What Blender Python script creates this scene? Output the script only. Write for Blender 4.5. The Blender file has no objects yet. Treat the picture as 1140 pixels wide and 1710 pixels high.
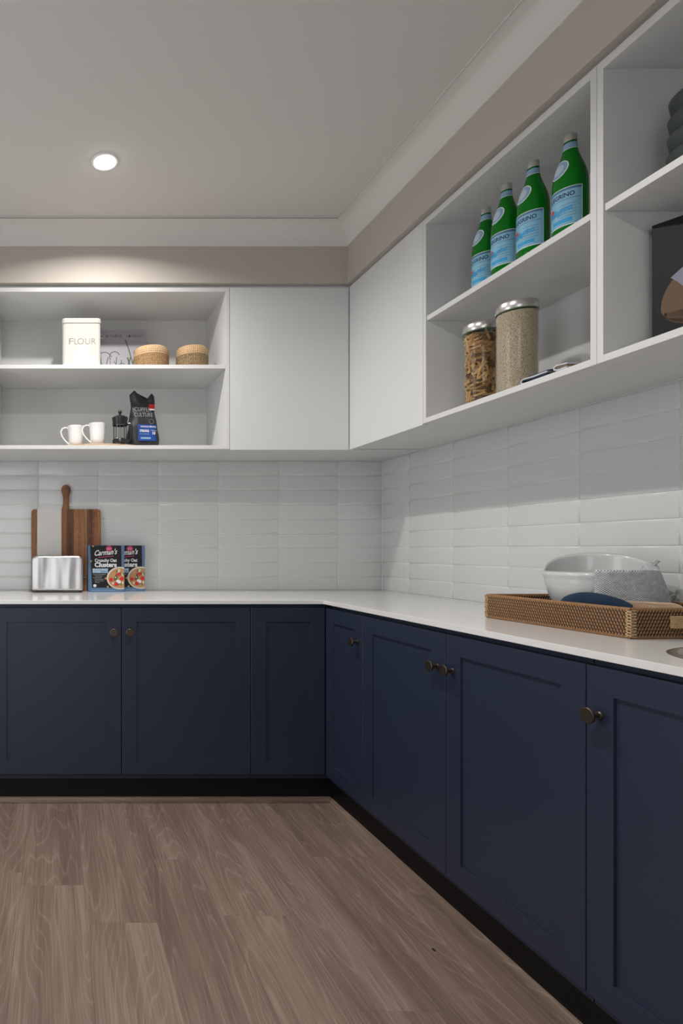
import bpy, bmesh, math, random
from mathutils import Vector, Matrix
random.seed(7)
C = bpy.context.scene.collection
PI = math.pi

# ------------------------------------------------------------------ camera, world, lights, exposure
S = bpy.context.scene
cam_d = bpy.data.cameras.new('camera'); cam = bpy.data.objects.new('camera', cam_d); C.objects.link(cam)
cam.location = (0, 0, 1.156); cam.rotation_euler = (PI/2, 0, 0)
cam_d.sensor_fit = 'HORIZONTAL'; cam_d.sensor_width = 36; cam_d.lens = 975/1140*36
cam_d.shift_x = (570-93)/1140; cam_d.shift_y = (918-855)/1140
cam_d.clip_start = 0.05
S.camera = cam
w = bpy.data.worlds.new('world'); S.world = w; w.use_nodes = True
w.node_tree.nodes['Background'].inputs[0].default_value = (0.95, 0.97, 1, 1)
w.node_tree.nodes['Background'].inputs[1].default_value = 2.3
S.view_settings.view_transform = 'Standard'; S.view_settings.look = 'None'
S.view_settings.gamma = 1; S.view_settings.use_curve_mapping = False
S.view_settings.exposure = 0.12
LIGHT_POWER = 15.0
LIGHT_COL = (1.0, 0.96, 0.915)
DOWNLIGHTS = [(0.2, 2.376), (0.2, 1.16)]
CEIL = 2.735

# ------------------------------------------------------------------ materials
MATS = {}
def node(nt, typ, **kw):
    n = nt.nodes.new(typ)
    for k, v in kw.items():
        setattr(n, k, v)
    return n
def mat(name, col=(.8,.8,.8), rough=.5, metal=0., spec=.5, coat=0., bump=None, var=None, alpha=None, sheen=0):
    """bump=(scale, strength, distance) noise relief; var=(scale, amount) soft colour mottling"""
    if name in MATS: return MATS[name]
    m = bpy.data.materials.new(name); m.use_nodes = True; MATS[name] = m
    nt = m.node_tree; b = nt.nodes['Principled BSDF']
    b.inputs['Base Color'].default_value = (*col, 1)
    b.inputs['Roughness'].default_value = rough; b.inputs['Metallic'].default_value = metal
    b.inputs['Specular IOR Level'].default_value = spec
    b.inputs['Coat Weight'].default_value = coat; b.inputs['Coat Roughness'].default_value = .08
    b.inputs['Sheen Weight'].default_value = sheen
    tc = node(nt, 'ShaderNodeTexCoord')
    if var:
        n = node(nt, 'ShaderNodeTexNoise'); n.inputs['Scale'].default_value = var[0]; n.inputs['Detail'].default_value = 4
        nt.links.new(tc.outputs['Object'], n.inputs['Vector'])
        r = node(nt, 'ShaderNodeMapRange'); r.inputs[3].default_value = 1-var[1]; r.inputs[4].default_value = 1+var[1]
        nt.links.new(n.outputs['Fac'], r.inputs[0])
        mx = node(nt, 'ShaderNodeVectorMath', operation='SCALE'); mx.inputs[0].default_value = col
        nt.links.new(r.outputs[0], mx.inputs['Scale']); nt.links.new(mx.outputs[0], b.inputs['Base Color'])
    if bump:
        n = node(nt, 'ShaderNodeTexNoise'); n.inputs['Scale'].default_value = bump[0]; n.inputs['Detail'].default_value = 3
        nt.links.new(tc.outputs['Object'], n.inputs['Vector'])
        bp = node(nt, 'ShaderNodeBump'); bp.inputs['Strength'].default_value = bump[1]; bp.inputs['Distance'].default_value = bump[2]
        nt.links.new(n.outputs['Fac'], bp.inputs['Height']); nt.links.new(bp.outputs[0], b.inputs['Normal'])
    return m

navy = mat('navy_paint', (.0175,.025,.049), .42, spec=.45, var=(2.5,.06), bump=(900,.05,.0005))
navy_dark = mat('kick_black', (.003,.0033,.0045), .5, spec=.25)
white = mat('white_melamine', (.66,.665,.66), .38, bump=(700,.04,.0004))
white_door = mat('white_satin', (.68,.69,.69), .33, bump=(500,.03,.0004))
ceil_m = mat('ceiling_paint', (.66,.64,.61), .85, bump=(300,.05,.001))
corn_m = mat('cornice_paint', (.68,.66,.63), .6)
taupe = mat('taupe_paint', (.48,.44,.395), .8, bump=(260,.06,.001))
room_m = mat('room_paint', (.70,.68,.65), .8)
grout = mat('grout', (.86,.86,.85), .8)
tile_m = mat('glazed_tile', (.615,.625,.625), .16, spec=.5, bump=(9,.10,.004), var=(1.5,.03))
stone = mat('white_quartz', (.74,.735,.725), .13, spec=.5, var=(60,.04))
bronze = mat('bronze', (.11,.085,.065), .36, metal=.85, var=(60,.2))
steel = mat('brushed_lid_steel', (.66,.65,.63), .3, metal=1)
reflect_steel = mat('sink_reflection_steel', (.36,.31,.26), .28, metal=1)  # brown of reflected wood mixed into the stainless colour
silver = mat('tarnished_silver', (.5,.5,.48), .3, metal=1)
black = mat('black_plastic', (.012,.012,.013), .3)
ceramic = mat('white_ceramic', (.80,.80,.79), .12, spec=.6)
bowl_m = mat('grey_white_ceramic', (.56,.57,.57), .14, spec=.55)
cream = mat('cream_enamel', (.56,.555,.52), .12, spec=.6)
teal = mat('slate_stoneware', (.036,.048,.046), .6, var=(30,.15))
lens = None

def emis(name, col, s):
    m = bpy.data.materials.new(name); m.use_nodes = True; nt = m.node_tree; nt.nodes.clear()
    e = node(nt, 'ShaderNodeEmission'); e.inputs[0].default_value = (*col,1); e.inputs[1].default_value = s
    o = node(nt, 'ShaderNodeOutputMaterial'); nt.links.new(e.outputs[0], o.inputs[0]); return m
def glass_thin(name, tint=(.93,.95,.94), diff=None, dmix=0.):
    m = bpy.data.materials.new(name); m.use_nodes = True; nt = m.node_tree; nt.nodes.clear()
    tr = node(nt, 'ShaderNodeBsdfTransparent'); tr.inputs[0].default_value = (*tint,1)
    gl = node(nt, 'ShaderNodeBsdfGlossy'); gl.inputs['Roughness'].default_value = .03; gl.inputs[0].default_value = (1,1,1,1)
    lw = node(nt, 'ShaderNodeLayerWeight'); lw.inputs[0].default_value = .5
    pw = node(nt, 'ShaderNodeMath', operation='POWER'); pw.inputs[1].default_value = 4; nt.links.new(lw.outputs['Facing'], pw.inputs[0])
    f = node(nt, 'ShaderNodeMath', operation='MULTIPLY_ADD'); f.inputs[1].default_value = .55; f.inputs[2].default_value = .025; nt.links.new(pw.outputs[0], f.inputs[0])
    mx = node(nt, 'ShaderNodeMixShader'); o = node(nt, 'ShaderNodeOutputMaterial')
    base = tr
    if diff:
        d = node(nt, 'ShaderNodeBsdfDiffuse'); d.inputs[0].default_value = (*diff,1)
        m2 = node(nt, 'ShaderNodeMixShader'); m2.inputs[0].default_value = dmix
        nt.links.new(tr.outputs[0], m2.inputs[1]); nt.links.new(d.outputs[0], m2.inputs[2]); base = m2
    nt.links.new(f.outputs[0], mx.inputs[0]); nt.links.new(base.outputs[0], mx.inputs[1]); nt.links.new(gl.outputs[0], mx.inputs[2])
    nt.links.new(mx.outputs[0], o.inputs[0]); return m
glass = glass_thin('clear_glass')
green = glass_thin('green_glass', (.0,.42,.02), (.0,.22,.010), .62)

def wood_mat(name, c_dark, c_mid, c_light, axis=1, scale=1.0, rough=.45, rnd=True, bumpd=.0006, streak=1.0):
    """wood with stretched grain along the given object axis; every object is offset by its own random number"""
    m = bpy.data.materials.new(name); m.use_nodes = True; nt = m.node_tree; b = nt.nodes['Principled BSDF']; L = nt.links.new
    tc = node(nt, 'ShaderNodeTexCoord'); oi = node(nt, 'ShaderNodeObjectInfo')
    off = node(nt, 'ShaderNodeVectorMath', operation='SCALE'); off.inputs[0].default_value = (7.3, 11.1, 5.7)
    L(oi.outputs['Random'], off.inputs['Scale'])
    add = node(nt, 'ShaderNodeVectorMath', operation='ADD'); L(tc.outputs['Object'], add.inputs[0]); L(off.outputs[0], add.inputs[1])
    def mapped(sc):
        mp = node(nt, 'ShaderNodeMapping'); v = [sc[0]]*3; v[axis] = sc[1]; mp.inputs['Scale'].default_value = v
        L(add.outputs[0], mp.inputs[0]); return mp
    # cathedral figure: contour lines of a slow stretched noise
    mp = mapped((6.0*scale, .62*scale)); n1 = node(nt, 'ShaderNodeTexNoise'); n1.inputs['Scale'].default_value = 1; n1.inputs['Detail'].default_value = 1.5
    L(mp.outputs[0], n1.inputs[0])
    mul = node(nt, 'ShaderNodeMath', operation='MULTIPLY'); mul.inputs[1].default_value = 58; L(n1.outputs[0], mul.inputs[0])
    fr = node(nt, 'ShaderNodeMath', operation='PINGPONG'); fr.inputs[1].default_value = 1; L(mul.outputs[0], fr.inputs[0])
    pw = node(nt, 'ShaderNodeMath', operation='POWER'); pw.inputs[1].default_value = 7; L(fr.outputs[0], pw.inputs[0])
    # fine pores
    mp2 = mapped((210*scale, 5*scale)); n2 = node(nt, 'ShaderNodeTexNoise'); n2.inputs['Scale'].default_value = 1; n2.inputs['Detail'].default_value = 3
    L(mp2.outputs[0], n2.inputs[0])
    # broad tone bands
    mp3 = mapped((13*scale, .8*scale)); n3 = node(nt, 'ShaderNodeTexNoise'); n3.inputs['Scale'].default_value = 1; n3.inputs['Detail'].default_value = 4
    L(mp3.outputs[0], n3.inputs[0])
    cr = node(nt, 'ShaderNodeValToRGB'); e = cr.color_ramp.elements
    e[0].position = .27; e[0].color = (*c_dark,1); e[1].position = .74; e[1].color = (*c_light,1)
    k = cr.color_ramp.elements.new(.5); k.color = (*c_mid,1)
    a1 = node(nt, 'ShaderNodeMath', operation='MULTIPLY_ADD'); a1.inputs[1].default_value = .62*streak; L(n2.outputs[0], a1.inputs[0]); 
    s0 = node(nt, 'ShaderNodeMath', operation='ADD'); s0.inputs[1].default_value = -.31*streak; L(n3.outputs[0], s0.inputs[0]); L(s0.outputs[0], a1.inputs[2])
    a2 = node(nt, 'ShaderNodeMath', operation='MULTIPLY_ADD'); a2.inputs[1].default_value = .22*streak
    L(pw.outputs[0], a2.inputs[0]); L(a1.outputs[0], a2.inputs[2])
    a3 = node(nt, 'ShaderNodeMath', operation='MULTIPLY_ADD'); a3.inputs[1].default_value = .06 if rnd else 0
    L(oi.outputs['Random'], a3.inputs[0]); L(a2.outputs[0], a3.inputs[2])
    s1 = node(nt, 'ShaderNodeMath', operation='ADD'); s1.inputs[1].default_value = -.05; L(a3.outputs[0], s1.inputs[0])
    L(s1.outputs[0], cr.inputs[0]); L(cr.outputs[0], b.inputs['Base Color'])
    b.inputs['Roughness'].default_value = rough; b.inputs['Specular IOR Level'].default_value = .4
    bp = node(nt, 'ShaderNodeBump'); bp.inputs['Strength'].default_value = .35; bp.inputs['Distance'].default_value = bumpd
    L(n2.outputs[0], bp.inputs['Height']); L(bp.outputs[0], b.inputs['Normal'])
    return m
floor_m = wood_mat('oak_plank', (.135,.092,.070), (.198,.140,.110), (.275,.205,.165))
bead_m = wood_mat('floor_bead', (.12,.08,.055), (.17,.12,.09), (.25,.185,.14), axis=0, rnd=False)
bead_my = wood_mat('floor_bead_side', (.12,.08,.055), (.17,.12,.09), (.25,.185,.14), axis=1, rnd=False)
walnut = wood_mat('acacia', (.08,.028,.011), (.19,.075,.029), (.33,.15,.065), axis=2, scale=2.6, rnd=False)
acacia = [wood_mat('acacia_stave_%s' % n, *c, axis=2, scale=2.4, rnd=False) for n, c in
          (('mid', ((.09,.03,.011),(.20,.08,.03),(.31,.14,.058))), ('red', ((.13,.045,.017),(.27,.11,.044),(.37,.17,.075))),
           ('dark', ((.05,.018,.008),(.125,.048,.019),(.23,.10,.042))))]
pale_wood = wood_mat('pale_beech', (.36,.24,.15), (.5,.35,.23), (.62,.46,.32), axis=0, scale=2, rnd=False)

def uv_weave(name, c1, c2, sx, sy, diag=True, rough=.7, depth=.002):
    """over-under weave driven by UVs in metres"""
    m = bpy.data.materials.new(name); m.use_nodes = True; nt = m.node_tree; b = nt.nodes['Principled BSDF']; L = nt.links.new
    uv = node(nt, 'ShaderNodeUVMap'); mp = node(nt, 'ShaderNodeMapping'); L(uv.outputs[0], mp.inputs[0])
    if diag: mp.inputs['Rotation'].default_value = (0,0,PI/4)
    mp.inputs['Scale'].default_value = (sx, sy, 1)
    sp = node(nt, 'ShaderNodeSeparateXYZ'); L(mp.outputs[0], sp.inputs[0])
    def sn(o):
        a = node(nt, 'ShaderNodeMath', operation='SINE'); L(o, a.inputs[0]); return a.outputs[0]
    p = node(nt, 'ShaderNodeMath', operation='MULTIPLY'); L(sn(sp.outputs[0]), p.inputs[0]); L(sn(sp.outputs[1]), p.inputs[1])
    nz = node(nt, 'ShaderNodeTexNoise'); nz.inputs['Scale'].default_value = 90; L(uv.outputs[0], nz.inputs[0])
    q = node(nt, 'ShaderNodeMath', operation='MULTIPLY_ADD'); q.inputs[1].default_value = .5; L(p.outputs[0], q.inputs[0])
    L(nz.outputs[0], q.inputs[2])
    cr = node(nt, 'ShaderNodeValToRGB'); cr.color_ramp.elements[0].position = .22; cr.color_ramp.elements[1].position = .62
    cr.color_ramp.elements[0].color = (*c1,1); cr.color_ramp.elements[1].color = (*c2,1)
    L(q.outputs[0], cr.inputs[0]); L(cr.outputs[0], b.inputs['Base Color']); b.inputs['Roughness'].default_value = rough
    bp = node(nt, 'ShaderNodeBump'); bp.inputs['Strength'].default_value = .8; bp.inputs['Distance'].default_value = depth
    L(p.outputs[0], bp.inputs['Height']); L(bp.outputs[0], b.inputs['Normal'])
    return m
weave_light = uv_weave('seagrass_light', (.42,.25,.12), (.62,.42,.24), 420, 420)
weave_dark = uv_weave('seagrass_dark', (.11,.055,.018), (.46,.28,.13), 620, 700)
weave_dark2 = uv_weave('seagrass_darkest', (.025,.014,.006), (.42,.29,.15), 640, 720)
waffle = uv_weave('waffle_cloth', (.27,.295,.325), (.58,.60,.62), 1250, 1150, diag=False, rough=.9, depth=.001)
cane_in = uv_weave('cane_inside', (.03,.014,.006), (.25,.13,.05), 700, 620, diag=False)

def grain_mat():
    m = bpy.data.materials.new('rice_grain'); m.use_nodes = True; nt = m.node_tree; b = nt.nodes['Principled BSDF']; L = nt.links.new
    tc = node(nt, 'ShaderNodeTexCoord'); mp = node(nt, 'ShaderNodeMapping'); mp.inputs['Scale'].default_value = (1,1,.6); L(tc.outputs['Object'], mp.inputs[0])
    v = node(nt, 'ShaderNodeTexVoronoi'); v.inputs['Scale'].default_value = 420; L(mp.outputs[0], v.inputs['Vector'])
    cr = node(nt, 'ShaderNodeValToRGB'); e = cr.color_ramp.elements
    e[0].position = .0; e[0].color = (.68,.54,.41,1); e[1].position = .85; e[1].color = (.27,.185,.115,1)
    k = e.new(.4); k.color = (.57,.44,.325,1)
    L(v.outputs['Distance'], cr.inputs[0]); L(cr.outputs[0], b.inputs['Base Color']); b.inputs['Roughness'].default_value = .6
    bp = node(nt, 'ShaderNodeBump'); bp.invert = True; bp.inputs['Distance'].default_value = .001; L(v.outputs['Distance'], bp.inputs['Height']); L(bp.outputs[0], b.inputs['Normal'])
    return m
rice_m = grain_mat()
penne_m = mat('penne', (.64,.36,.145), .5, var=(60,.25), bump=(400,.2,.0005))
def brushed():
    m = mat('brushed_toaster_steel', (.52,.515,.515), .27, metal=1)
    nt = m.node_tree; b = nt.nodes['Principled BSDF']; L = nt.links.new
    tc = node(nt, 'ShaderNodeTexCoord'); mp = node(nt, 'ShaderNodeMapping'); mp.inputs['Scale'].default_value = (900, 900, 6)
    L(tc.outputs['Object'], mp.inputs[0]); n = node(nt, 'ShaderNodeTexNoise'); n.inputs['Scale'].default_value = 1; n.inputs['Detail'].default_value = 2; L(mp.outputs[0], n.inputs[0])
    mp2 = node(nt, 'ShaderNodeMapping'); mp2.inputs['Scale'].default_value = (24, 3, 3); L(tc.outputs['Object'], mp2.inputs[0])
    n2 = node(nt, 'ShaderNodeTexNoise'); n2.inputs['Scale'].default_value = 1; n2.inputs['Detail'].default_value = 0; L(mp2.outputs[0], n2.inputs[0])
    bp = node(nt, 'ShaderNodeBump'); bp.inputs['Strength'].default_value = .12; bp.inputs['Distance'].default_value = .0004; L(n.outputs[0], bp.inputs['Height'])
    b2 = node(nt, 'ShaderNodeBump'); b2.inputs['Strength'].default_value = .5; b2.inputs['Distance'].default_value = .008; L(n2.outputs[0], b2.inputs['Height'])
    L(b2.outputs[0], bp.inputs['Normal']); L(bp.outputs[0], b.inputs['Normal'])
    return m
toast_m = brushed()
bag_m = mat('matte_black_foil', (.022,.022,.024), .38, bump=(45,.25,.006))
def flat(name, col, rough=.5): return mat('ink_'+name, col, rough, spec=.3)
ink = {k: flat(k, c) for k, c in dict(white=(.75,.75,.75), black=(.012,.012,.015), navy=(.01,.03,.09), blue=(.10,.19,.32), skyblue=(.22,.36,.52),
    pink=(.55,.05,.14), red=(.60,.03,.03), gold=(.42,.27,.11), green=(.07,.14,.05), cream=(.66,.6,.5), oat=(.45,.26,.12), grey=(.25,.25,.25),
    label=(.21,.44,.60), labeldark=(.07,.17,.28), cyan=(.03,.32,.62), tinletter=(.22,.19,.14), darkgrey=(.075,.075,.078), bagblue=(.015,.06,.26),
    leaf=(.10,.14,.11), lilac=(.40,.38,.42), tan=(.15,.088,.052), tan2=(.095,.055,.034), wood=(.12,.045,.02), bookdark=(.005,.0055,.007), lilacwhite=(.42,.42,.47)).items()}

# ------------------------------------------------------------------ mesh helpers
def box(bm, x0,x1,y0,y1,z0,z1, mi=0):
    v = [bm.verts.new(p) for p in ((x0,y0,z0),(x1,y0,z0),(x1,y1,z0),(x0,y1,z0),(x0,y0,z1),(x1,y0,z1),(x1,y1,z1),(x0,y1,z1))]
    for f in ((0,3,2,1),(4,5,6,7),(0,1,5,4),(1,2,6,5),(2,3,7,6),(3,0,4,7)):
        fc = bm.faces.new([v[i] for i in f]); fc.material_index = mi
def BM(*boxes):
    bm = bmesh.new()
    for b in boxes: box(bm, *b)
    return bm
def obj(name, bm, m, parent=None, smooth=False, bevel=0, world=False, seg=2, kind=None):
    me = bpy.data.meshes.new(name)
    if world and parent:
        bmesh.ops.translate(bm, verts=bm.verts, vec=-parent.location)
    bm.to_mesh(me); bm.free()
    for mm in (m if isinstance(m, (list,tuple)) else [m]): me.materials.append(mm)
    if smooth:
        for p in me.polygons: p.use_smooth = True
        if smooth != 'all':
            me.set_sharp_from_angle(angle=math.radians(smooth if smooth is not True else 40))
    o = bpy.data.objects.new(name, me); C.objects.link(o)
    if parent: o.parent = parent
    if bevel:
        b = o.modifiers.new('bevel', 'BEVEL'); b.width = bevel; b.segments = seg; b.limit_method = 'ANGLE'
    if kind: o['kind'] = kind
    return o
def thing(name, label, cat, loc=(0,0,0), rz=0, group=None):
    o = bpy.data.objects.new(name, None); C.objects.link(o); o.location = loc; o.rotation_euler = (0,0,rz)
    o.empty_display_size = .05
    return tag(o, label, cat, group)
def tag(o, label, cat, group=None, kind=None):
    o['label'] = label; o['category'] = cat
    if group: o['group'] = group
    if kind: o['kind'] = kind
    return o
def struct(name, bm, m, **k):
    o = obj(name, bm, m, **k); o['kind'] = 'structure'; return o
def dup(root, loc, rz, label, group=None):
    r = root.copy(); C.objects.link(r); r.location = loc; r.rotation_euler = (0,0,rz); r['label'] = label
    if group: r['group'] = group
    for ch in list(root.children):
        c = ch.copy(); C.objects.link(c); c.parent = r
        for g in ch.children:
            d = g.copy(); C.objects.link(d); d.parent = c
    return r
def lathe(prof, n=48, bm=None, cx=0, cy=0, axis='z', mi=0):
    """prof: list of (r, z); UV in metres"""
    bm = bm or bmesh.new(); uvl = bm.loops.layers.uv.verify()
    rmax = max(r for r, z in prof); ln = [0]
    for a, b in zip(prof, prof[1:]): ln.append(ln[-1]+math.hypot(b[0]-a[0], b[1]-a[1]))
    rings = []
    for r, z in prof:
        if r < 1e-6: rings.append([bm.verts.new((cx,cy,z))]*n)
        else: rings.append([bm.verts.new((cx+r*math.cos(2*PI*i/n), cy+r*math.sin(2*PI*i/n), z)) for i in range(n)])
    for j in range(len(prof)-1):
        for i in range(n):
            k = (i+1) % n
            vs = [(rings[j][i],i,j),(rings[j][k],i+1,j),(rings[j+1][k],i+1,j+1),(rings[j+1][i],i,j+1)]
            u = []
            for t in vs:
                if all(t[0] is not q[0] for q in u): u.append(t)
            if len(u) < 3: continue
            f = bm.faces.new([t[0] for t in u]); f.material_index = mi
            for lp, t in zip(f.loops, u): lp[uvl].uv = (t[1]*2*PI*rmax/n, ln[t[2]])
    return bm
def tube(bm, pts, r, n=8, cap=True, mi=0):
    """r: number or list; swept tube through pts"""
    pts = [Vector(p) for p in pts]; rr = r if isinstance(r, (list,tuple)) else [r]*len(pts); rings = []
    up = Vector((0,0,1)); prev = None
    for i, p in enumerate(pts):
        d = (pts[min(i+1,len(pts)-1)]-pts[max(i-1,0)]).normalized()
        if prev is None:
            a = d.cross(up)
            if a.length < .1: a = d.cross(Vector((1,0,0)))
        else: a = prev - d*prev.dot(d)
        a.normalize(); prev = a; b = d.cross(a)
        rings.append([bm.verts.new(p+(a*math.cos(2*PI*k/n)+b*math.sin(2*PI*k/n))*rr[i]) for k in range(n)])
    for A, B in zip(rings, rings[1:]):
        for k in range(n):
            f = bm.faces.new((A[k],A[(k+1)%n],B[(k+1)%n],B[k])); f.material_index = mi
    if cap:
        for f in (bm.faces.new(rings[0]), bm.faces.new(rings[-1][::-1])): f.material_index = mi
    return bm
def prism(poly, y0, y1, bm=None, mi=0):
    """poly in (x,z), extruded along y"""
    bm = bm or bmesh.new()
    a = [bm.verts.new((x,y0,z)) for x, z in poly]; b = [bm.verts.new((x,y1,z)) for x, z in poly]; n = len(poly)
    bm.faces.new(a).material_index = mi; bm.faces.new(b[::-1]).material_index = mi
    for i in range(n): bm.faces.new((a[i],b[i],b[(i+1)%n],a[(i+1)%n])).material_index = mi
    bmesh.ops.recalc_face_normals(bm, faces=bm.faces)
    return bm
def rrect(x0,x1,z0,z1,r,n=6):
    out = []
    rs = r if isinstance(r, (list,tuple)) else [r]*4
    for (cx,cz,a0), q in zip(((x1-rs[0],z0+rs[0],-90),(x1-rs[1],z1-rs[1],0),(x0+rs[2],z1-rs[2],90),(x0+rs[3],z0+rs[3],180)), rs):
        for i in range(n+1):
            a = math.radians(a0+90*i/n); out.append((cx+q*math.cos(a), cz+q*math.sin(a)))
    return out
def grid_mesh(fn, nu, nv, uvs=(1,1), closed_u=False):
    bm = bmesh.new(); uvl = bm.loops.layers.uv.verify()
    V = [[bm.verts.new(fn(i/nu, j/nv)) for i in range(nu+1)] for j in range(nv+1)]
    for j in range(nv):
        for i in range(nu):
            f = bm.faces.new((V[j][i],V[j][i+1],V[j+1][i+1],V[j+1][i]))
            for lp, (a,b) in zip(f.loops, ((i,j),(i+1,j),(i+1,j+1),(i,j+1))): lp[uvl].uv = (a/nu*uvs[0], b/nv*uvs[1])
    return bm

# ------------------------------------------------------------------ flat print (lettering and pictures on packs)
TC = {}
def text_tris(s, bold=0., shear=0.):
    key = (s, bold, shear)
    if key in TC: return TC[key]
    cu = bpy.data.curves.new('t', 'FONT'); cu.body = s; cu.size = 1; cu.shear = shear; cu.offset = bold; cu.resolution_u = 3
    o = bpy.data.objects.new('t', cu); C.objects.link(o)
    dg = bpy.context.evaluated_depsgraph_get(); dg.update(); e = o.evaluated_get(dg); me = e.to_mesh(); me.calc_loop_triangles()
    vs = [(v.co.x, v.co.y) for v in me.vertices]; ts = [tuple(t.vertices) for t in me.loop_triangles]
    e.to_mesh_clear(); bpy.data.objects.remove(o); bpy.data.curves.remove(cu)
    TC[key] = (vs, ts); return TC[key]
class Print:
    def __init__(s, fn): s.bm = bmesh.new(); s.fn = fn; s.m = []; s.clip = None
    def mi(s, m):
        if m not in s.m: s.m.append(m)
        return s.m.index(m)
    def poly(s, pts, m, layer=1, sub=0):
        if s.clip: pts = [(min(max(u, s.clip[0]), s.clip[1]), min(max(v, s.clip[2]), s.clip[3])) for u, v in pts]
        if sub:
            q = []
            for a, b in zip(pts, pts[1:]+pts[:1]):
                for k in range(sub): q.append((a[0]+(b[0]-a[0])*k/sub, a[1]+(b[1]-a[1])*k/sub))
            pts = q
        f = s.bm.faces.new([s.bm.verts.new(s.fn(u, v, layer)) for u, v in pts]); f.material_index = s.mi(m)
    def rect(s, u0,u1,v0,v1, m, layer=1, cols=1):
        for k in range(cols):
            a = u0+(u1-u0)*k/cols; b = u0+(u1-u0)*(k+1)/cols; s.poly([(a,v0),(b,v0),(b,v1),(a,v1)], m, layer)
    def ellipse(s, cu, cv, ru, rv, m, layer=1, n=28, rot=0):
        s.poly([(cu+ru*math.cos(2*PI*i/n)*math.cos(rot)-rv*math.sin(2*PI*i/n)*math.sin(rot), cv+ru*math.cos(2*PI*i/n)*math.sin(rot)+rv*math.sin(2*PI*i/n)*math.cos(rot)) for i in range(n)], m, layer)
    def text(s, t, u0, u1, v, h, m, layer=2, bold=0., shear=0., slope=0.):
        """fits the words between u0 and u1 with cap height h on baseline v"""
        vs, ts = text_tris(t, bold, shear)
        xa = min(x for x, y in vs); xb = max(x for x, y in vs); cap = .69
        V = [s.bm.verts.new(s.fn(u0+(x-xa)/(xb-xa)*(u1-u0), v+y/cap*h+slope*((x-xa)/(xb-xa)), layer)) for x, y in vs]
        k = s.mi(m)
        for a in ts:
            try: f = s.bm.faces.new([V[i] for i in a]); f.material_index = k
            except ValueError: pass
    def build(s, name, parent):
        return obj(name, s.bm, s.m, parent)

# ------------------------------------------------------------------ room shell
WX0, WX1, WY0, WY1 = -1.4, 1.8175, -2.2, 3.2525
struct('ceiling', BM((WX0-.1,WX1+.1,WY0-.1,WY1+.1,CEIL,CEIL+.1)), ceil_m)
floor = struct('floor', BM((WX0-.1,WX1+.1,WY0-.1,WY1+.1,-.12,-.0065)), mat('subfloor', (.05,.035,.025), .8))
wall_back = struct('wall_back', BM((WX0-.1,WX1+.1,WY1,WY1+.12,-.12,CEIL)), grout)
wall_right = struct('wall_right', BM((WX1,WX1+.12,WY0-.1,WY1,-.12,CEIL)), grout)
struct('wall_left', BM((WX0-.12,WX0,2.2,WY1,-.12,CEIL),(WX0-.12,WX0,1.2,2.2,2.3,CEIL),(WX0-.12,WX0,WY0-.1,1.2,-.12,CEIL)), room_m)  # unseen wall; opening invented to let world light in from the left
struct('wall_front', BM((WX0,-1.25,WY0-.12,WY0,-.12,CEIL),(.0,WX1,WY0-.12,WY0,-.12,CEIL),(-1.25,.0,WY0-.12,WY0,2.35,CEIL)), room_m)  # gap added out of view so world light reaches the back run
# planks
ends = {0: 2.013, 2: 2.18, 3: 1.845, 4: 1.462, 5: 2.197, 6: 1.957}
PW = .217
for k in range(-6, 8):
    x0 = -.12+PW*k; x1 = min(x0+PW, WX1-.001); x0 = max(x0, WX0+.001)
    if x1-x0 < .02: continue
    e = ends.get(k, 1.2+((k*0.61) % 1.5)); ys = []
    y = e
    while y > WY0: y -= 1.52
    ys = [WY0+.001]; y += 1.52
    while y < WY1-.02: ys.append(y); y += 1.52
    ys.append(WY1-.001)
    for a, b in zip(ys, ys[1:]):
        if b-a < .05: continue
        bm = BM((-(x1-x0)/2+.00015, (x1-x0)/2-.00015, -(b-a)/2+.00015, (b-a)/2-.00015, -.0065, 0))
        o = obj('plank', bm, floor_m, floor, bevel=.0003, seg=1); o.location = ((x0+x1)/2, (a+b)/2, 0)
# dark knot hole in one plank (a small chip on the floor)
o = obj('chip', lathe([(0,0),(.006,0),(.005,.001),(0,.0012)], 10), mat('dark_chip', (.01,.007,.005), .6)); o.location = (1.092, 1.687, .0002)
o.scale = (.7,1.2,1); tag(o, 'small dark chip lying on the oak floor near the right cabinets', 'debris')
# tiles: stacked, cushion edged
def tile_mesh(wd, h):
    bm = bmesh.new(); g = .0010; e = .008; t = .0027
    a = (-wd/2+g, wd/2-g, -h/2+g, h/2-g)
    def ring(i, y): return [bm.verts.new(p) for p in ((a[0]+i,y,a[2]+i),(a[1]-i,y,a[2]+i),(a[1]-i,y,a[3]-i),(a[0]+i,y,a[3]-i))]
    rs = [ring(0,0), ring(0,-t+.0020), ring(.0020,-t+.0007), ring(e,-t)]
    for A, B in zip(rs, rs[1:]):
        for k in range(4): bm.faces.new((A[k],A[(k+1)%4],B[(k+1)%4],B[k]))
    bm.faces.new(rs[-1]); return bm
tcache = {}
def put_tile(wd, h, loc, rz, par):
    key = (round(wd,4), round(h,4))
    if key not in tcache:
        o = obj('tile', tile_mesh(wd, h), tile_m, par, smooth='all'); tcache[key] = o.data
    else:
        o = bpy.data.objects.new('tile', tcache[key]); C.objects.link(o); o.parent = par
    o.location = loc; o.rotation_euler = (random.uniform(-.0008,.0008), 0, rz+random.uniform(-.0008,.0008))
ZT = 1.6505; TP = .0806
rows = []
z = ZT
while z > .9295: rows.append((max(z-TP,.9295), z)); z -= TP
xs = [1.815, 1.570, 1.2433, .907, .573, .2367, -.097, -.43, -.763, -1.096, -1.39]
for (a, b) in rows:
    if b-a < .02: continue
    for x1, x0 in zip(xs, xs[1:]):
        put_tile(round(x1-x0,3), b-a, ((x0+x1)/2, WY1, (a+b)/2), 0, wall_back)
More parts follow.
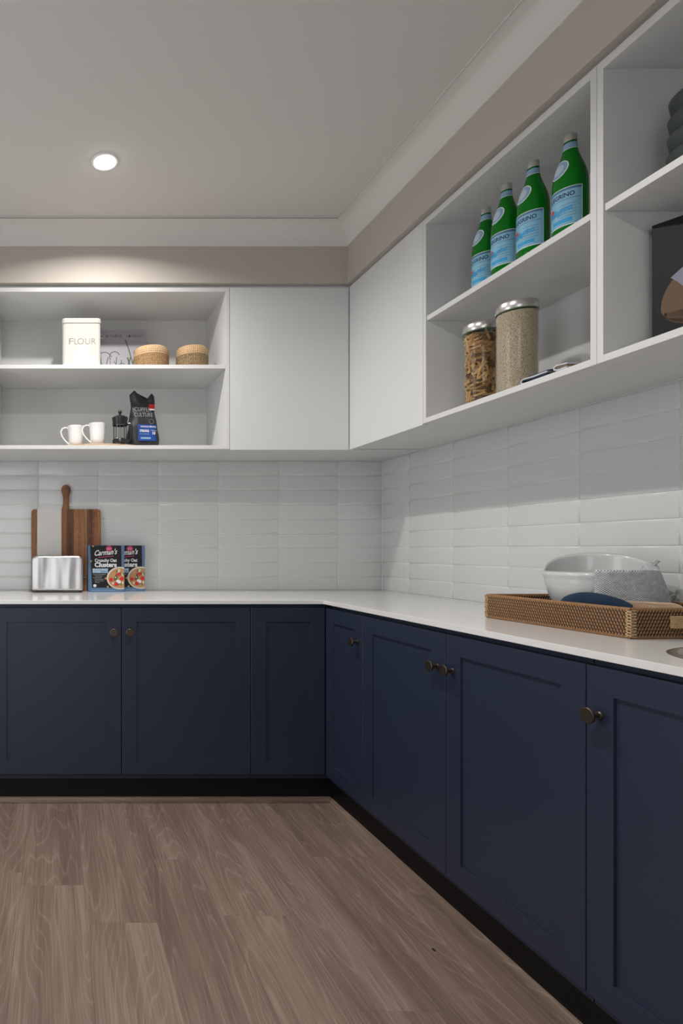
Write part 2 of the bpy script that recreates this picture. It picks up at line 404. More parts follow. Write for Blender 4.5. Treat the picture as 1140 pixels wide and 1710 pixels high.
ys = [3.2495, 3.002, 2.6713, 2.3466, 2.0247, 1.699, 1.373, 1.047, .721, .395, .069, -.257, -.6]
for (a, b) in rows:
    if b-a < .02: continue
    for y1, y0 in zip(ys, ys[1:]):
        put_tile(round(y1-y0,3), b-a, (WX1, (y0+y1)/2, (a+b)/2), -PI/2, wall_right)
# bulkhead over the wall cabinets, cornice, shadow gap strip
FY, FX = 2.855, 1.427
bm = bmesh.new()
poly = [(WX0,FY),(FX,FY),(FX,WY0),(WX1,WY0),(WX1,WY1),(WX0,WY1)]
lo = [bm.verts.new((x,y,2.462)) for x,y in poly]; hi = [bm.verts.new((x,y,CEIL)) for x,y in poly]
bm.faces.new(lo); bm.faces.new(hi[::-1])
for i in range(6): bm.faces.new((lo[i],hi[i],hi[(i+1)%6],lo[(i+1)%6]))
bmesh.ops.recalc_face_normals(bm, faces=bm.faces)
struct('wall_bulkhead', bm, taupe)
prof = [(0,2.638),(.006,2.638),(.007,2.643)]+[(.091-.083*math.cos(math.radians(t)), 2.643+.081*math.sin(math.radians(t))) for t in range(6,91,7)]+[(.086,2.7285),(.093,2.7285),(.093,2.7345)]
bm = bmesh.new(); cr_ = [((WX0,WY0),(1,1)),((FX,WY0),(-1,1)),((FX,FY),(-1,-1)),((WX0,FY),(1,-1))]
rings = [[bm.verts.new((c[0]+d[0]*p, c[1]+d[1]*p, z)) for p, z in prof] for c, d in cr_]
for i in range(4):
    A, B = rings[i], rings[(i+1)%4]
    for k in range(len(prof)-1): bm.faces.new((A[k],B[k],B[k+1],A[k+1]))
bmesh.ops.recalc_face_normals(bm, faces=bm.faces)
for f in bm.faces: f.normal_flip() if f.normal.z > 0 else None
struct('trim_1', bm, corn_m, smooth=25)
struct('trim_2', BM((WX0+.001,1.46,2.888,2.91,2.4485,2.4615),(1.457,1.479,-.6,2.888,2.4485,2.4615)), white)
# floor beads at the kickboards
BK, RK = 2.690, 1.264      # kickboard faces
struct('trim_3', prism([(0,0)]+[(-.016*math.cos(math.radians(a)), .019*math.sin(math.radians(a))) for a in range(0,91,15)], 0, 1), bead_m, smooth=30)
t3 = bpy.data.objects['trim_3']
for v in t3.data.vertices: v.co = Vector((WX0+.001+v.co.y*(RK-.0-WX0-.001), BK+v.co.x, v.co.z))
struct('trim_4', prism([(RK,0)]+[(RK-.016*math.cos(math.radians(a)), .019*math.sin(math.radians(a))) for a in range(0,91,15)], -.6, BK-.016), bead_my, smooth=30)

# ------------------------------------------------------------------ downlights
ring_m = mat('white_trim_ring', (.8,.8,.78), .4)
lens_m = emis('led_lens', (1,.97,.92), 30)
for i, (x, y) in enumerate(DOWNLIGHTS):
    t = thing('downlight', ['round recessed downlight glowing white in the ceiling near the back wall','recessed downlight second from the back wall','recessed downlight third from the back wall','recessed downlight farthest from the back wall'][i], 'light', (x,y,CEIL), 0, 'ceiling downlights')
    obj('trim_ring', lathe([(.043,-.001),(.046,-.004),(.054,-.003),(.056,0),(.043,0)], 40), ring_m, t, smooth=True)
    obj('lens', lathe([(0,-.013),(.02,-.012),(.034,-.008),(.043,-.001),(.043,0)], 40), lens_m, t)
    ld = bpy.data.lights.new('downlight_lamp', 'AREA'); ld.shape = 'DISK'; ld.size = .085; ld.energy = LIGHT_POWER; ld.color = LIGHT_COL; ld.spread = math.radians(152)
    lo_ = bpy.data.objects.new('lamp', ld); C.objects.link(lo_); lo_.parent = t; lo_.location = (0,0,-.016)

# ------------------------------------------------------------------ base cabinets
DZ0, DZ1 = .137, .893
def door_bm(wd, z0, z1, st=.0655, rl=.062, dep=.0065, th=.018):
    bm = bmesh.new(); g = .0015
    def ring(i, j, y): return [bm.verts.new(p) for p in ((g+i,y,z0+j),(wd-g-i,y,z0+j),(wd-g-i,y,z1-j),(g+i,y,z1-j))]
    rs = [ring(0,0,th), ring(0,0,.0012), ring(.0012,.0012,0), ring(st,rl,0), ring(st+.0006,rl+.0006,dep)]
    for A, B in zip(rs, rs[1:]):
        for k in range(4): bm.faces.new((A[k],A[(k+1)%4],B[(k+1)%4],B[k]))
    bm.faces.new(rs[-1]); bm.faces.new(rs[0][::-1]); bmesh.ops.recalc_face_normals(bm, faces=bm.faces); return bm
knob_prof = [(0,-.031),(.0165,-.031),(.018,-.0298),(.018,-.0262),(.0165,-.025),(.0075,-.0245),(.0062,-.021),(.0062,-.004),(.0085,-.002),(.0085,0),(0,0)]
def knob(parent, x, z):
    bm = lathe(knob_prof, 32)
    # spin axis along -y, faint ring on the face
    bmesh.ops.rotate(bm, verts=bm.verts, cent=(0,0,0), matrix=Matrix.Rotation(-PI/2, 3, 'X'))
    for v in bm.verts: pass
    bmesh.ops.recalc_face_normals(bm, faces=bm.faces)
    o = obj('knob', bm, bronze, parent, smooth=35); o.location = (x, 0, z); return o
def base_cab(label, loc, rz, wd, dp, doors, group='navy base cabinets'):
    t = thing('base_cabinet', label, 'cabinet', loc, rz, group)
    W = wd-.002; th = .016
    bm = BM((.001,th,.020,dp,.112,.909),(W-th,W,.020,dp,.112,.909),(th,W-th,.020,dp,.112,.128),(th,W-th,dp-.01,dp,.128,.909),(th,W-th,.020,.036,.81,.909))
    obj('body', bm, navy, t)
    for x0, x1, kx in doors:
        d = obj('door', door_bm(x1-x0, DZ0, DZ1), navy, t, bevel=0); d.location = (x0,0,0)
        if kx is not None: knob(d, kx-x0, .784)
    return t
YB = 2.645; XR = 1.221
base_cab('navy shaker double-door cabinet against the back wall left of the picture edge', (-1.39,YB,0), 0, 1.10, .605, [(0,.55,.514),(.55,1.10,.586)])
base_cab('wide navy double-door cabinet under the toaster, two bronze knobs meeting in the middle', (-.290,YB,0), 0, 1.174, .605, [(0,.588,.551),(.588,1.174,.623)])
base_cab('navy corner cabinet with narrow blank shaker door and no knob', (.884,YB,0), 0, .93, .605, [(0,.3365,None)])
base_cab('narrow navy cabinet in the corner on the right run, single knob at its right edge', (XR,2.643,0), -PI/2, .322, .594, [(0,.322,.281)])
base_cab('navy double-door cabinet on the right run with two knobs close together', (XR,2.3207,0), -PI/2, .975, .594, [(0,.4907,.4535),(.4907,.975,.5235)])
base_cab('navy cabinet under the sink nearest the right picture edge, single knob in view', (XR,1.3457,0), -PI/2, .970, .594, [(0,.485,.0345),(.485,.970,.520)])
base_cab('navy cabinet behind the photographer side of the right run', (XR,.3757,0), -PI/2, .975, .594, [(0,.4875,.45),(.4875,.975,.525)])
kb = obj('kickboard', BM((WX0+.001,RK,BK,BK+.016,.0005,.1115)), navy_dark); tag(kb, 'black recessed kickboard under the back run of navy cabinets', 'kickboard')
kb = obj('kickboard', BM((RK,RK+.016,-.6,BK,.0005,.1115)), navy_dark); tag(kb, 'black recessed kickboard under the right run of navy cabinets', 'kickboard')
# worktop (L) with a round cut-out for the sink
SX, SY, SR = 1.492, 1.165, .19
bm = bmesh.new()
poly = [(WX0+.001,2.635),(1.211,2.635),(1.211,-.6),(1.8140,-.6),(1.8140,3.2490),(WX0+.001,3.2490)]
lo = [bm.verts.new((x,y,.910)) for x,y in poly]; hi = [bm.verts.new((x,y,.928)) for x,y in poly]
bm.faces.new(lo[::-1]); bm.faces.new(hi)
for i in range(6): bm.faces.new((lo[i],lo[(i+1)%6],hi[(i+1)%6],hi[i]))
bmesh.ops.recalc_face_normals(bm, faces=bm.faces)
wt = obj('worktop', bm, stone)
cut = obj('cut', lathe([(0,.85),(SR-.004,.85),(SR-.004,1.0),(0,1.0)], 64), stone); cut.location = (SX,SY,0)
bmm = wt.modifiers.new('b','BOOLEAN'); bmm.object = cut; bmm.operation = 'DIFFERENCE'; bmm.solver = 'EXACT'
dg = bpy.context.evaluated_depsgraph_get(); dg.update(); me = bpy.data.meshes.new_from_object(wt.evaluated_get(dg))
wt.modifiers.clear(); wt.data = me; bpy.data.objects.remove(cut)
b = wt.modifiers.new('bevel','BEVEL'); b.width = .0016; b.segments = 2; b.limit_method = 'ANGLE'
tag(wt, 'long L-shaped white stone worktop running round the corner', 'worktop')
t = thing('sink', 'round stainless inset sink, reflected wood painted brown, at the right edge of the worktop', 'sink', (SX,SY,.928))
obj('bowl', lathe([(SR,.001),(SR-.003,.003),(SR-.012,.003),(SR-.016,.0),(SR-.021,-.02),(SR-.03,-.09),(SR-.05,-.118),(.03,-.124),(.03,-.128),(SR-.05,-.122),(SR-.028,-.093),(SR-.018,-.02),(SR-.006,-.0),(SR,.001)], 64), reflect_steel, t, smooth=50)
obj('drain', lathe([(0,-.125),(.028,-.125),(.03,-.1235),(.022,-.1235),(.02,-.1245),(0,-.1245)], 32), steel, t, smooth=True)

# ------------------------------------------------------------------ wall cabinets
UZ0, UZ1 = 1.652, 2.448; TH = .0185
YU, XU = 2.876, 1.445
def open_cab(label, loc, rz, wd, dp):
    t = thing('open_wall_cabinet', label, 'shelf unit', loc, rz)
    obj('side_panel', BM((0.0006,TH,0,dp,UZ0,UZ1)), white, t, bevel=.0006)
    obj('side_panel', BM((wd-TH,wd-.0006,0,dp,UZ0,UZ1)), white, t, bevel=.0006)
    obj('top_panel', BM((TH,wd-TH,0,dp,UZ1-.021,UZ1)), white, t, bevel=.0006)
    obj('bottom_panel', BM((TH,wd-TH,0,dp,UZ0,UZ0+.0187)), white, t, bevel=.0006)
    obj('back_panel', BM((TH,wd-TH,dp-.008,dp,UZ0+.0187,UZ1-.021)), white, t)
    obj('shelf', BM((TH+.001,wd-TH-.001,.004,dp-.009,2.050,2.069)), white, t, bevel=.0006)
    return t
def door_cab(label, loc, rz, wd, dp, dx0, dx1):
    t = thing('wall_cabinet', label, 'cabinet', loc, rz)
    obj('body', BM((.001,TH,.02,dp,UZ0,UZ1),(wd-TH,wd-.001,.02,dp,UZ0,UZ1),(TH,wd-TH,.02,dp,UZ1-TH,UZ1),(TH,wd-TH,.02,dp,UZ0,UZ0+TH),(TH,wd-TH,dp-.008,dp,UZ0+TH,UZ1-TH)), white, t)
    obj('door', BM((dx0,dx1,0,.018,1.648,UZ1)), white_door, t, bevel=.001)
    return t
door_cab('white wall cabinet left of the picture edge on the back wall', (-1.39,YU,0), 0, 1.072, .372, .0015, 1.0705)
open_cab('white open shelf unit on the back wall holding the flour tin and mugs', (-.318,YU,0), 0, 1.174, .372)
door_cab('flat white wall cabinet on the back wall beside the corner', (.856,YU,0), 0, .955, .372, .0018, .5880)
door_cab('flat white wall cabinet on the right wall between corner and green bottles', (XU,2.875,0), -PI/2, .576, .368, .0015, .5745)
open_cab('white open shelf unit on the right wall holding green bottles and glass jars', (XU,2.299,0), -PI/2, .7385, .368)
open_cab('white open shelf unit on the right wall holding dark bowls and a dark book', (XU,1.5605,0), -PI/2, 1.16, .368)
SH1, SH0 = 2.0692, 1.6710   # standing heights: shelf and unit floor

# ------------------------------------------------------------------ flour tin, book, baskets
t = thing('flour_tin', 'cream enamel storage tin lettered FLOUR on the upper back shelf', 'tin', (.131,3.04,SH1))
wd, hh = .200, .262
def rbox(x0,x1,y0,y1,z0,z1,r,n=6):
    bm = bmesh.new(); p = rrect(x0,x1,y0,y1,r,n)
    a = [bm.verts.new((x,y,z0)) for x,y in p]; b = [bm.verts.new((x,y,z1)) for x,y in p]
    bm.faces.new(a[::-1]); bm.faces.new(b)
    for i in range(len(p)): bm.faces.new((a[i],a[(i+1)%len(p)],b[(i+1)%len(p)],b[i]))
    return bm
obj('body', rbox(-.0975,.0975,-.08,.08,0,.233,.02), cream, t, smooth=30)
obj('lid', rbox(-.1,.1,-.0825,.0825,.2345,hh,.021), cream, t, smooth=30, bevel=.005, seg=3)
for s in (1,):
    bm = bmesh.new(); tube(bm, [(s*(.0975), -.062, .185),(s*.112,-.060,.178),(s*.120,-.045,.182),(s*.116,-.02,.178),(s*.0975,-.012,.185)], .0024, 6)
    obj('handle', bm, silver, t, smooth=True)
p = Print(lambda u,v,l: (u,-.08-.0004*l,v))
for (ch, a, b_) in (('F',-.063,-.040),('L',-.036,-.020),('O',-.021,.012),('U',.019,.043),('R',.050,.072)): p.text(ch, a, b_, .128, .031, ink['tinletter'], bold=-.012)
p.build('lettering', t)

t = thing('cookbook', 'pale lilac cookbook lettered VEGETABLE LITERACY behind the flour tin', 'book', (.353,3.155,SH1))
t.rotation_euler = (math.radians(-6),0,0)
obj('cover', BM((-.136,.136,-.012,.012,0,.283)), ink['lilac'], t, bevel=.001)
obj('pages', BM((-.132,.1365,-.009,.009,.002,.2835)), ink['cream'], t)
p = Print(lambda u,v,l: (u,-.012-.0004*l,v))
for w_, a, b_ in (('VEGETABLE',-.118,.010),('LITERACY',.032,.122)):
    n = len(w_)
    for i, ch in enumerate(w_): p.text(ch, a+(b_-a)*i/n, a+(b_-a)*(i+.68)/n, .240, .0125, ink['darkgrey'], bold=.0)
def stroke(p, pts, wd, m, l=1):
    for (a, b) in zip(pts, pts[1:]):
        dx, dy = b[0]-a[0], b[1]-a[1]; q = math.hypot(dx,dy) or 1; nx, ny = -dy/q*wd/2, dx/q*wd/2
        p.poly([(a[0]-nx,a[1]-ny),(b[0]-nx,b[1]-ny),(b[0]+nx,b[1]+ny),(a[0]+nx,a[1]+ny)], m, l)
rnd = random.Random(3)
p.rect(-.134,.134,.004,.09, ink['lilacwhite'], .5)
stroke(p, [(.025,.225),(.045,.16),(.062,.09),(.066,.02)], .006, ink['leaf'])
for cx, cz, r_ in ((-.09,.115,.04),(-.035,.13,.028),(.005,.07,.022),(.09,.15,.02)):
    stroke(p, [(cx+r_*math.cos(a/10*2*PI*.62+.3), cz+r_*math.sin(a/10*2*PI*.62+.3)) for a in range(10)], .005, ink['leaf'])
for i in range(10):
    x = -.12+.02*i+rnd.uniform(-.006,.006)
    stroke(p, [(x,.01),(x+rnd.uniform(-.012,.012),.05),(x+rnd.uniform(-.03,.03),.10+rnd.uniform(0,.03))], rnd.uniform(.003,.007), ink['leaf'] if i%3 else ink['green'], 1.4)
    p.ellipse(x, .045+rnd.uniform(-.02,.02), .007, .014, ink['cream' if i%2 else 'green'], 1.8, 12, rnd.uniform(-.6,.6))
p.ellipse(.105,.155,.022,.012, ink['leaf'], 2, 16, .5)
p.build('cover_print', t)

def basket(label, x, y, r, lidm, bodym, h=.126):
    t = thing('woven_basket', label, 'basket', (x,y,SH1), 0)
    obj('body', lathe([(0,0),(r*.93,0),(r*.99,.01),(r*1.0,.03),(r*.99,h*.62),(r*.96,h*.62),(0,h*.61)], 64), bodym, t, smooth=40)
    obj('lid', lathe([(r*.9,h*.60),(r*.985,h*.61),(r*1.0,h*.63),(r*.985,h*.78),(r*.95,h*.9),(r*.86,h*.97),(r*.6,h),(0,h*1.0)], 64), lidm, t, smooth=40)
basket('tan lidded seagrass basket with honey-coloured lower weave, left of the pair', .492, 3.01, .0905, weave_light, weave_dark, .122)
basket('tan lidded seagrass basket with dark speckled lower weave, right of the pair', .706, 3.025, .083, weave_light, weave_dark2, .130)

# ------------------------------------------------------------------ mugs, board, press, coffee
t = thing('serving_board', 'light round-ended wooden serving board under the mugs and coffee press', 'board', (.20,2.985,SH0))
pts = [(.185*math.cos(a)*1.02+.03, .078*math.sin(a)) for a in [2*PI*i/40 for i in range(40)]]
bm = bmesh.new(); A = [bm.verts.new((x,y,0.0003)) for x,y in pts]; B_ = [bm.verts.new((x,y,.0145)) for x,y in pts]
bm.faces.new(A[::-1]); bm.faces.new(B_)
for i in range(40): bm.faces.new((A[i],A[(i+1)%40],B_[(i+1)%40],B_[i]))
obj('plate', bm, pale_wood, t, bevel=.003, smooth=30)
obj('handle', BM((-.29,-.14,-.02,.02,.0003,.0115)), pale_wood, t, bevel=.004)
BT = SH0+.0148
def mug():
    t = thing('mug', 'white ceramic mug on the wooden board, left of the two', 'mug', (0,0,0), 0, 'white mugs on the wooden board')
    r = .0425
    obj('body', lathe([(0,0),(.030,0),(.033,.002),(.0375,.03),(.0405,.07),(.0425,.098),(.0445,.106),(.0445,.110),(.0425,.110),(.0405,.10),(.038,.06),(.034,.012),(0,.008)], 48), ceramic, t, smooth=50)
    bm = bmesh.new(); tube(bm, [(-.0405+.004,0,.096),(-.055,0,.101),(-.072,0,.094),(-.080,0,.077),(-.075,0,.056),(-.060,0,.036),(-.045,0,.022),(-.034,0,.014)], [.0045,.0042,.004,.004,.004,.004,.0042,.0045], 8)
    obj('handle', bm, ceramic, t, smooth=True); return t
m1 = mug(); m1.location = (.104,3.03,BT); m1.rotation_euler.z = .25
m2 = dup(m1, (.212,2.97,BT), .2, 'white ceramic mug on the wooden board, right one beside the coffee press')
t = thing('coffee_press', 'small black-framed glass coffee press standing right of the mugs', 'coffee press', (.325,2.955,BT))
obj('glass', lathe([(0,.004),(.033,.004),(.035,.008),(.035,.112),(.0335,.112),(.0335,.010),(0,.008)], 40), glass, t, smooth=50)
obj('base', lathe([(0,0),(.037,0),(.038,.004),(.038,.024),(.0365,.026),(.0362,.008),(0,.006)], 40), black, t, smooth=50)
bm = lathe([(.036,.098),(.0385,.098),(.0385,.110),(.036,.110),(.036,.098)], 40)
for a in (.4, 2.0, 3.6, 5.2): tube(bm, [(.0372*math.cos(a),.0372*math.sin(a),.02),(.0372*math.cos(a),.0372*math.sin(a),.10)], .0022, 6)
obj('frame', bm, black, t, smooth=40)
obj('lid', lathe([(0,.112),(.036,.112),(.040,.132),(.041,.137),(.037,.140),(.018,.149),(.006,.151),(0,.151)], 40), black, t, smooth=50)
bm = lathe([(.002,.03),(.002,.165)], 10); obj('plunger_rod', bm, silver, t, smooth=True)
obj('plunger_disc', lathe([(0,.029),(.032,.029),(.032,.033),(0,.034)], 30), silver, t, smooth=50)
obj('knob', lathe([(0,.150),(.004,.151),(.005,.156),(.009,.161),(.0098,.167),(.008,.173),(.004,.1765),(0,.177)], 24), black, t, smooth='all')
bm = bmesh.new(); tube(bm, [(.037,-.008,.104),(.050,-.012,.106),(.058,-.014,.096),(.059,-.014,.06),(.055,-.012,.03),(.037,-.008,.014)], [.005,.005,.0055,.0055,.005,.0045], 8)
obj('handle', bm, black, t, smooth=True)

t = thing('coffee_bag', 'black foil coffee bag with two ear-like top corners and blue label', 'bag', (.452,3.03,SH0), math.radians(6))
def bag(u, v):   # closed shell round u, up v
    z = v*.298
    a = 2*PI*u
    w_ = .078-.012*v+.010*math.sin(v*7)*(.6)-(.0 if v<.62 else (v-.62)*.012); d = (.038*(1-v**2.2)+.0022)
    ca, sa = math.cos(a), math.sin(a)
    x = w_*math.copysign(abs(ca)**.45, ca); y = d*math.copysign(abs(sa)**.6, sa)
    top = max(0, (v-.80)/.20)
    # valley between the ears
    xr = x/w_
    ear = (-.62 if xr < .16 else .80)
    e = max(0, 1-abs((xr-ear)/(.95 if ear < 0 else .66)))
    z += top*(-.052+.064*e*(1.0 if ear < 0 else .82))
    x += -.004*v
    return (x+.002*math.sin(z*60+y*80), y+.0015*math.sin(x*90+z*50), z)
bm = grid_mesh(bag, 72, 40, (.3,.28)); bmesh.ops.remove_doubles(bm, verts=bm.verts, dist=1e-5)
bmesh.ops.holes_fill(bm, edges=[e for e in bm.edges if e.is_boundary], sides=0)
obj('pouch', bm, bag_m, t, smooth='all')
def bagface(u, v, l):
    vv = v/.285
    return (u, -(.038*(1-min(1,vv)**2.2)+.0022)*abs(math.sin(math.acos(max(-1,min(1,math.copysign(abs(u/.072)**(1/.45), u))))))**.6-.0032-.0005*l, v)
p = Print(bagface)
for i in range(8):
    a = -.036+.104*i/8; p.rect(a, a+.104/8, .042, .127, ink['bagblue'], 1)
p.text('WHOLE BEANS', -.022, .060, .112, .0085, ink['white'], bold=.01); p.text('STRONG', -.026, .022, .088, .012, ink['white'], bold=.03)
p.text('STRENGTH', .030, .062, .094, .005, ink['white']); p.text('10', .040, .056, .077, .013, ink['white'], bold=.03)
p.text('FULL BODIED', -.026, .022, .074, .007, ink['skyblue']); p.rect(-.022,.03,.052,.061, ink['skyblue'], 1.5)
p.text('CUPPER', -.050, .036, .196, .022, ink['grey']); p.text('CULTURE', -.052, .044, .168, .022, ink['grey'])
p.rect(.026,.0575,.212,.236, ink['red'], 1); p.rect(.026,.0575,.204,.212, ink['white'], 1)
for k in range(20):
    a = 2*PI*k/20; b_ = 2*PI*(k+1)/20; p.poly([(.036+.013*math.cos(a),.144+.013*math.sin(a)),(.036+.013*math.cos(b_),.144+.013*math.sin(b_)),(.036+.0115*math.cos(b_),.144+.0115*math.sin(b_)),(.036+.0115*math.cos(a),.144+.0115*math.sin(a))], ink['grey'], 1)
p.build('label_print', t)

# ------------------------------------------------------------------ toaster, board, cereal
WT = .9283
t = thing('toaster', 'brushed steel two-slice toaster in front of the wooden chopping board', 'toaster', (.0085,3.175,WT))
bm = prism(rrect(-.1365,.1365,.010,.196,[.012,.026,.026,.012]), -.075, .0)
obj('body', bm, toast_m, t, smooth=50, bevel=.010, seg=4)
obj('base', BM((-.118,.118,-.067,-.008,0,.0098)), black, t, bevel=.003)
for k in (0,1): obj('slot', BM((-.095,.095,-.058+.030*k,-.044+.030*k,.1945,.1968)), black, t, bevel=.0008)
obj('lever', BM((.1372,.150,-.048,-.030,.070,.082)), black, t, bevel=.002)
obj('side_cover', BM((.1362,.1372,-.045,-.033,.03,.15)), black, t)

t = thing('chopping_board', 'tall acacia wood chopping board with round handle leaning on the tiles', 'board', (.0575,3.232,WT))
t.rotation_euler = (math.radians(-2.2),0,0)
hb = .452; x0, x1 = -.192, .192
staves = [(-.192,-.160,0),(-.026,.003,0),(.003,.043,2),(.043,.108,1),(.108,.113,3),(.113,.145,2),(.145,.192,1)]
def clipx(poly, xa, xb):
    def cl(P, f, X):
        out = []
        for a, b in zip(P, P[1:]+P[:1]):
            ia, ib = f(a[0]), f(b[0])
            if ia: out.append(a)
            if ia != ib:
                s_ = (X-a[0])/(b[0]-a[0]); out.append((X, a[1]+(b[1]-a[1])*s_))
        return out
    P = cl(poly, lambda x: x >= xa-1e-9, xa); return cl(P, lambda x: x <= xb+1e-9, xb)
outline = rrect(x0,x1,0,hb,[.004,.018,.018,.004],5)
lightst = mat('pale_stave', (.33,.2,.11), .5)
for a, b_, k in staves:
    P = clipx(outline, a+.0001, b_-.0001); Q = []
    for q in P:
        if not Q or math.hypot(q[0]-Q[-1][0], q[1]-Q[-1][1]) > 1e-5: Q.append(q)
    obj('stave', prism(Q, -.018, 0), (acacia+[lightst])[k], t)
# handle with a real hole
hc = (-.001, .559)
hp = [(-.0235,.4523),(-.017,.470),(-.0165,.51),(-.021,.535)]+[(hc[0]+.0265*math.cos(math.radians(a)), hc[1]+.029*math.sin(math.radians(a))) for a in range(200,-21,-20)]+[(.019,.535),(.016,.51),(.0165,.478),(.020,.4523)]
n = len(hp); bm = bmesh.new()
ho = [(hc[0]+.0080*math.cos(math.atan2(z-hc[1],x-hc[0])), hc[1]+.0080*math.sin(math.atan2(z-hc[1],x-hc[0]))) for x,z in hp]
def V4(y): return [bm.verts.new((x,y,z)) for x,z in hp], [bm.verts.new((x,y,z)) for x,z in ho]
(o0,i0),(o1,i1) = V4(-.018), V4(0)
for i in range(n):
    j = (i+1)%n
    bm.faces.new((o0[i],o0[j],i0[j],i0[i])); bm.faces.new((o1[i],i1[i],i1[j],o1[j])); bm.faces.new((o0[i],o1[i],o1[j],o0[j])); bm.faces.new((i0[i],i0[j],i1[j],i1[i]))
bmesh.ops.recalc_face_normals(bm, faces=bm.faces)
obj('handle', bm, walnut, t)
inl = obj('inlay', prism([(-.1598,0),(-.0262,0),(-.0262,.4518),(-.1598,.4518)], -.0184, 0), mat('pale_marble', (.62,.605,.585), .35, var=(14,.05)), t)
inl['label'] = 'pale grey stone inlay'

def cereal(first=None, loc=None, label=None):
    t = thing('cereal_box', label, 'box', loc, 0, 'cereal boxes by the toaster')
    W, H, D = .196, .2515, .045
    obj('carton', BM((-W/2,W/2,-D,0,0,H)), ink['blue'], t, bevel=.0008)
    p = Print(lambda u,v,l: (u-W/2, -D-.0004*l, v))
    u = lambda q: (q-60)/645*W       # zoom-crop pixels to metres
    v = lambda q: (885-q)/795*H
    p.clip = (.0005, W-.0005, .0005, H-.0005)
    p.poly([(u(95),v(95)),(u(130),v(815)),(u(665),v(815)),(u(648),v(95))], ink['black'])
    p.ellipse(u(433),v(148),.017,.0155, ink['pink'], 2); p.rect(u(395),u(470),v(165),v(135), flat('pinklight',(.62,.2,.3)), 2.4)
    p.text("Carman's", u(175), u(580), v(268), .028, ink['white'], 2, bold=.02, shear=.35, slope=.010)
    p.poly([(u(240),v(292)),(u(240),v(304)),(u(515),v(276)),(u(515),v(266))], ink['pink'], 2)
    p.text('Crunchy Oat', u(178), u(570), v(372), .0165, ink['white'], 2, bold=.035)
    p.text('Clusters', u(175), u(570), v(458), .0235, ink['white'], 2, bold=.045)
    p.rect(u(138),u(415),v(565),v(485), ink['skyblue'], 2)
    p.text('Blueberry, Almond', u(150), u(400), v(516), .008, ink['white'], 3, bold=.01); p.text('& Vanilla', u(150), u(280), v(550), .008, ink['white'], 3, bold=.01)
    for k, (a, b_) in enumerate(((150,375),(180,315),(150,300),(175,340),(175,340),(180,260))):
        y = 585+k*27; p.rect(u(a),u(b_),v(y+9),v(y), ink['grey'], 2)
    p.ellipse(u(180),v(780),.009,.008, ink['white'], 2, 16)
    p.rect(u(110),u(540),v(868),v(856), ink['skyblue'], 2)
    c = (u(628), v(650))
    p.ellipse(c[0],c[1],.072,.061, ink['cream'], 2, 40); p.ellipse(c[0],c[1]-.001,.064,.054, ink['oat'], 3, 40)
    R = random.Random(5)
    for k in range(46):
        a = R.uniform(0,2*PI); q = math.sqrt(R.random())*.9
        p.ellipse(c[0]+.058*q*math.cos(a), c[1]+.048*q*math.sin(a), R.uniform(.004,.009), R.uniform(.003,.006), ink[R.choice(['gold','green','cream','tan','gold','oat'])], 4+k*.02, 10, R.uniform(0,3))
    for (a, b_) in ((605,585),(470,675),(560,750),(660,660)): p.ellipse(u(a),v(b_),.011,.010, ink['red'], 6, 18)
    p.ellipse(u(600),v(710),.014,.009, ink['white'], 5.5, 16, -.5)
    for (a, b_) in ((375,655),(410,800),(110,360),(150,102)): p.ellipse(u(a),v(b_),.006,.006, ink['gold'], 5, 10)
    p.build('front_print', t); return t
cb = cereal(None, (.273,3.203,WT), "black and blue cereal box lettered Carman's Crunchy Oat Clusters, whole front visible")
dup(cb, (.391,3.2485,WT), 0, 'second cereal box, half hidden behind the first and nearer the corner')

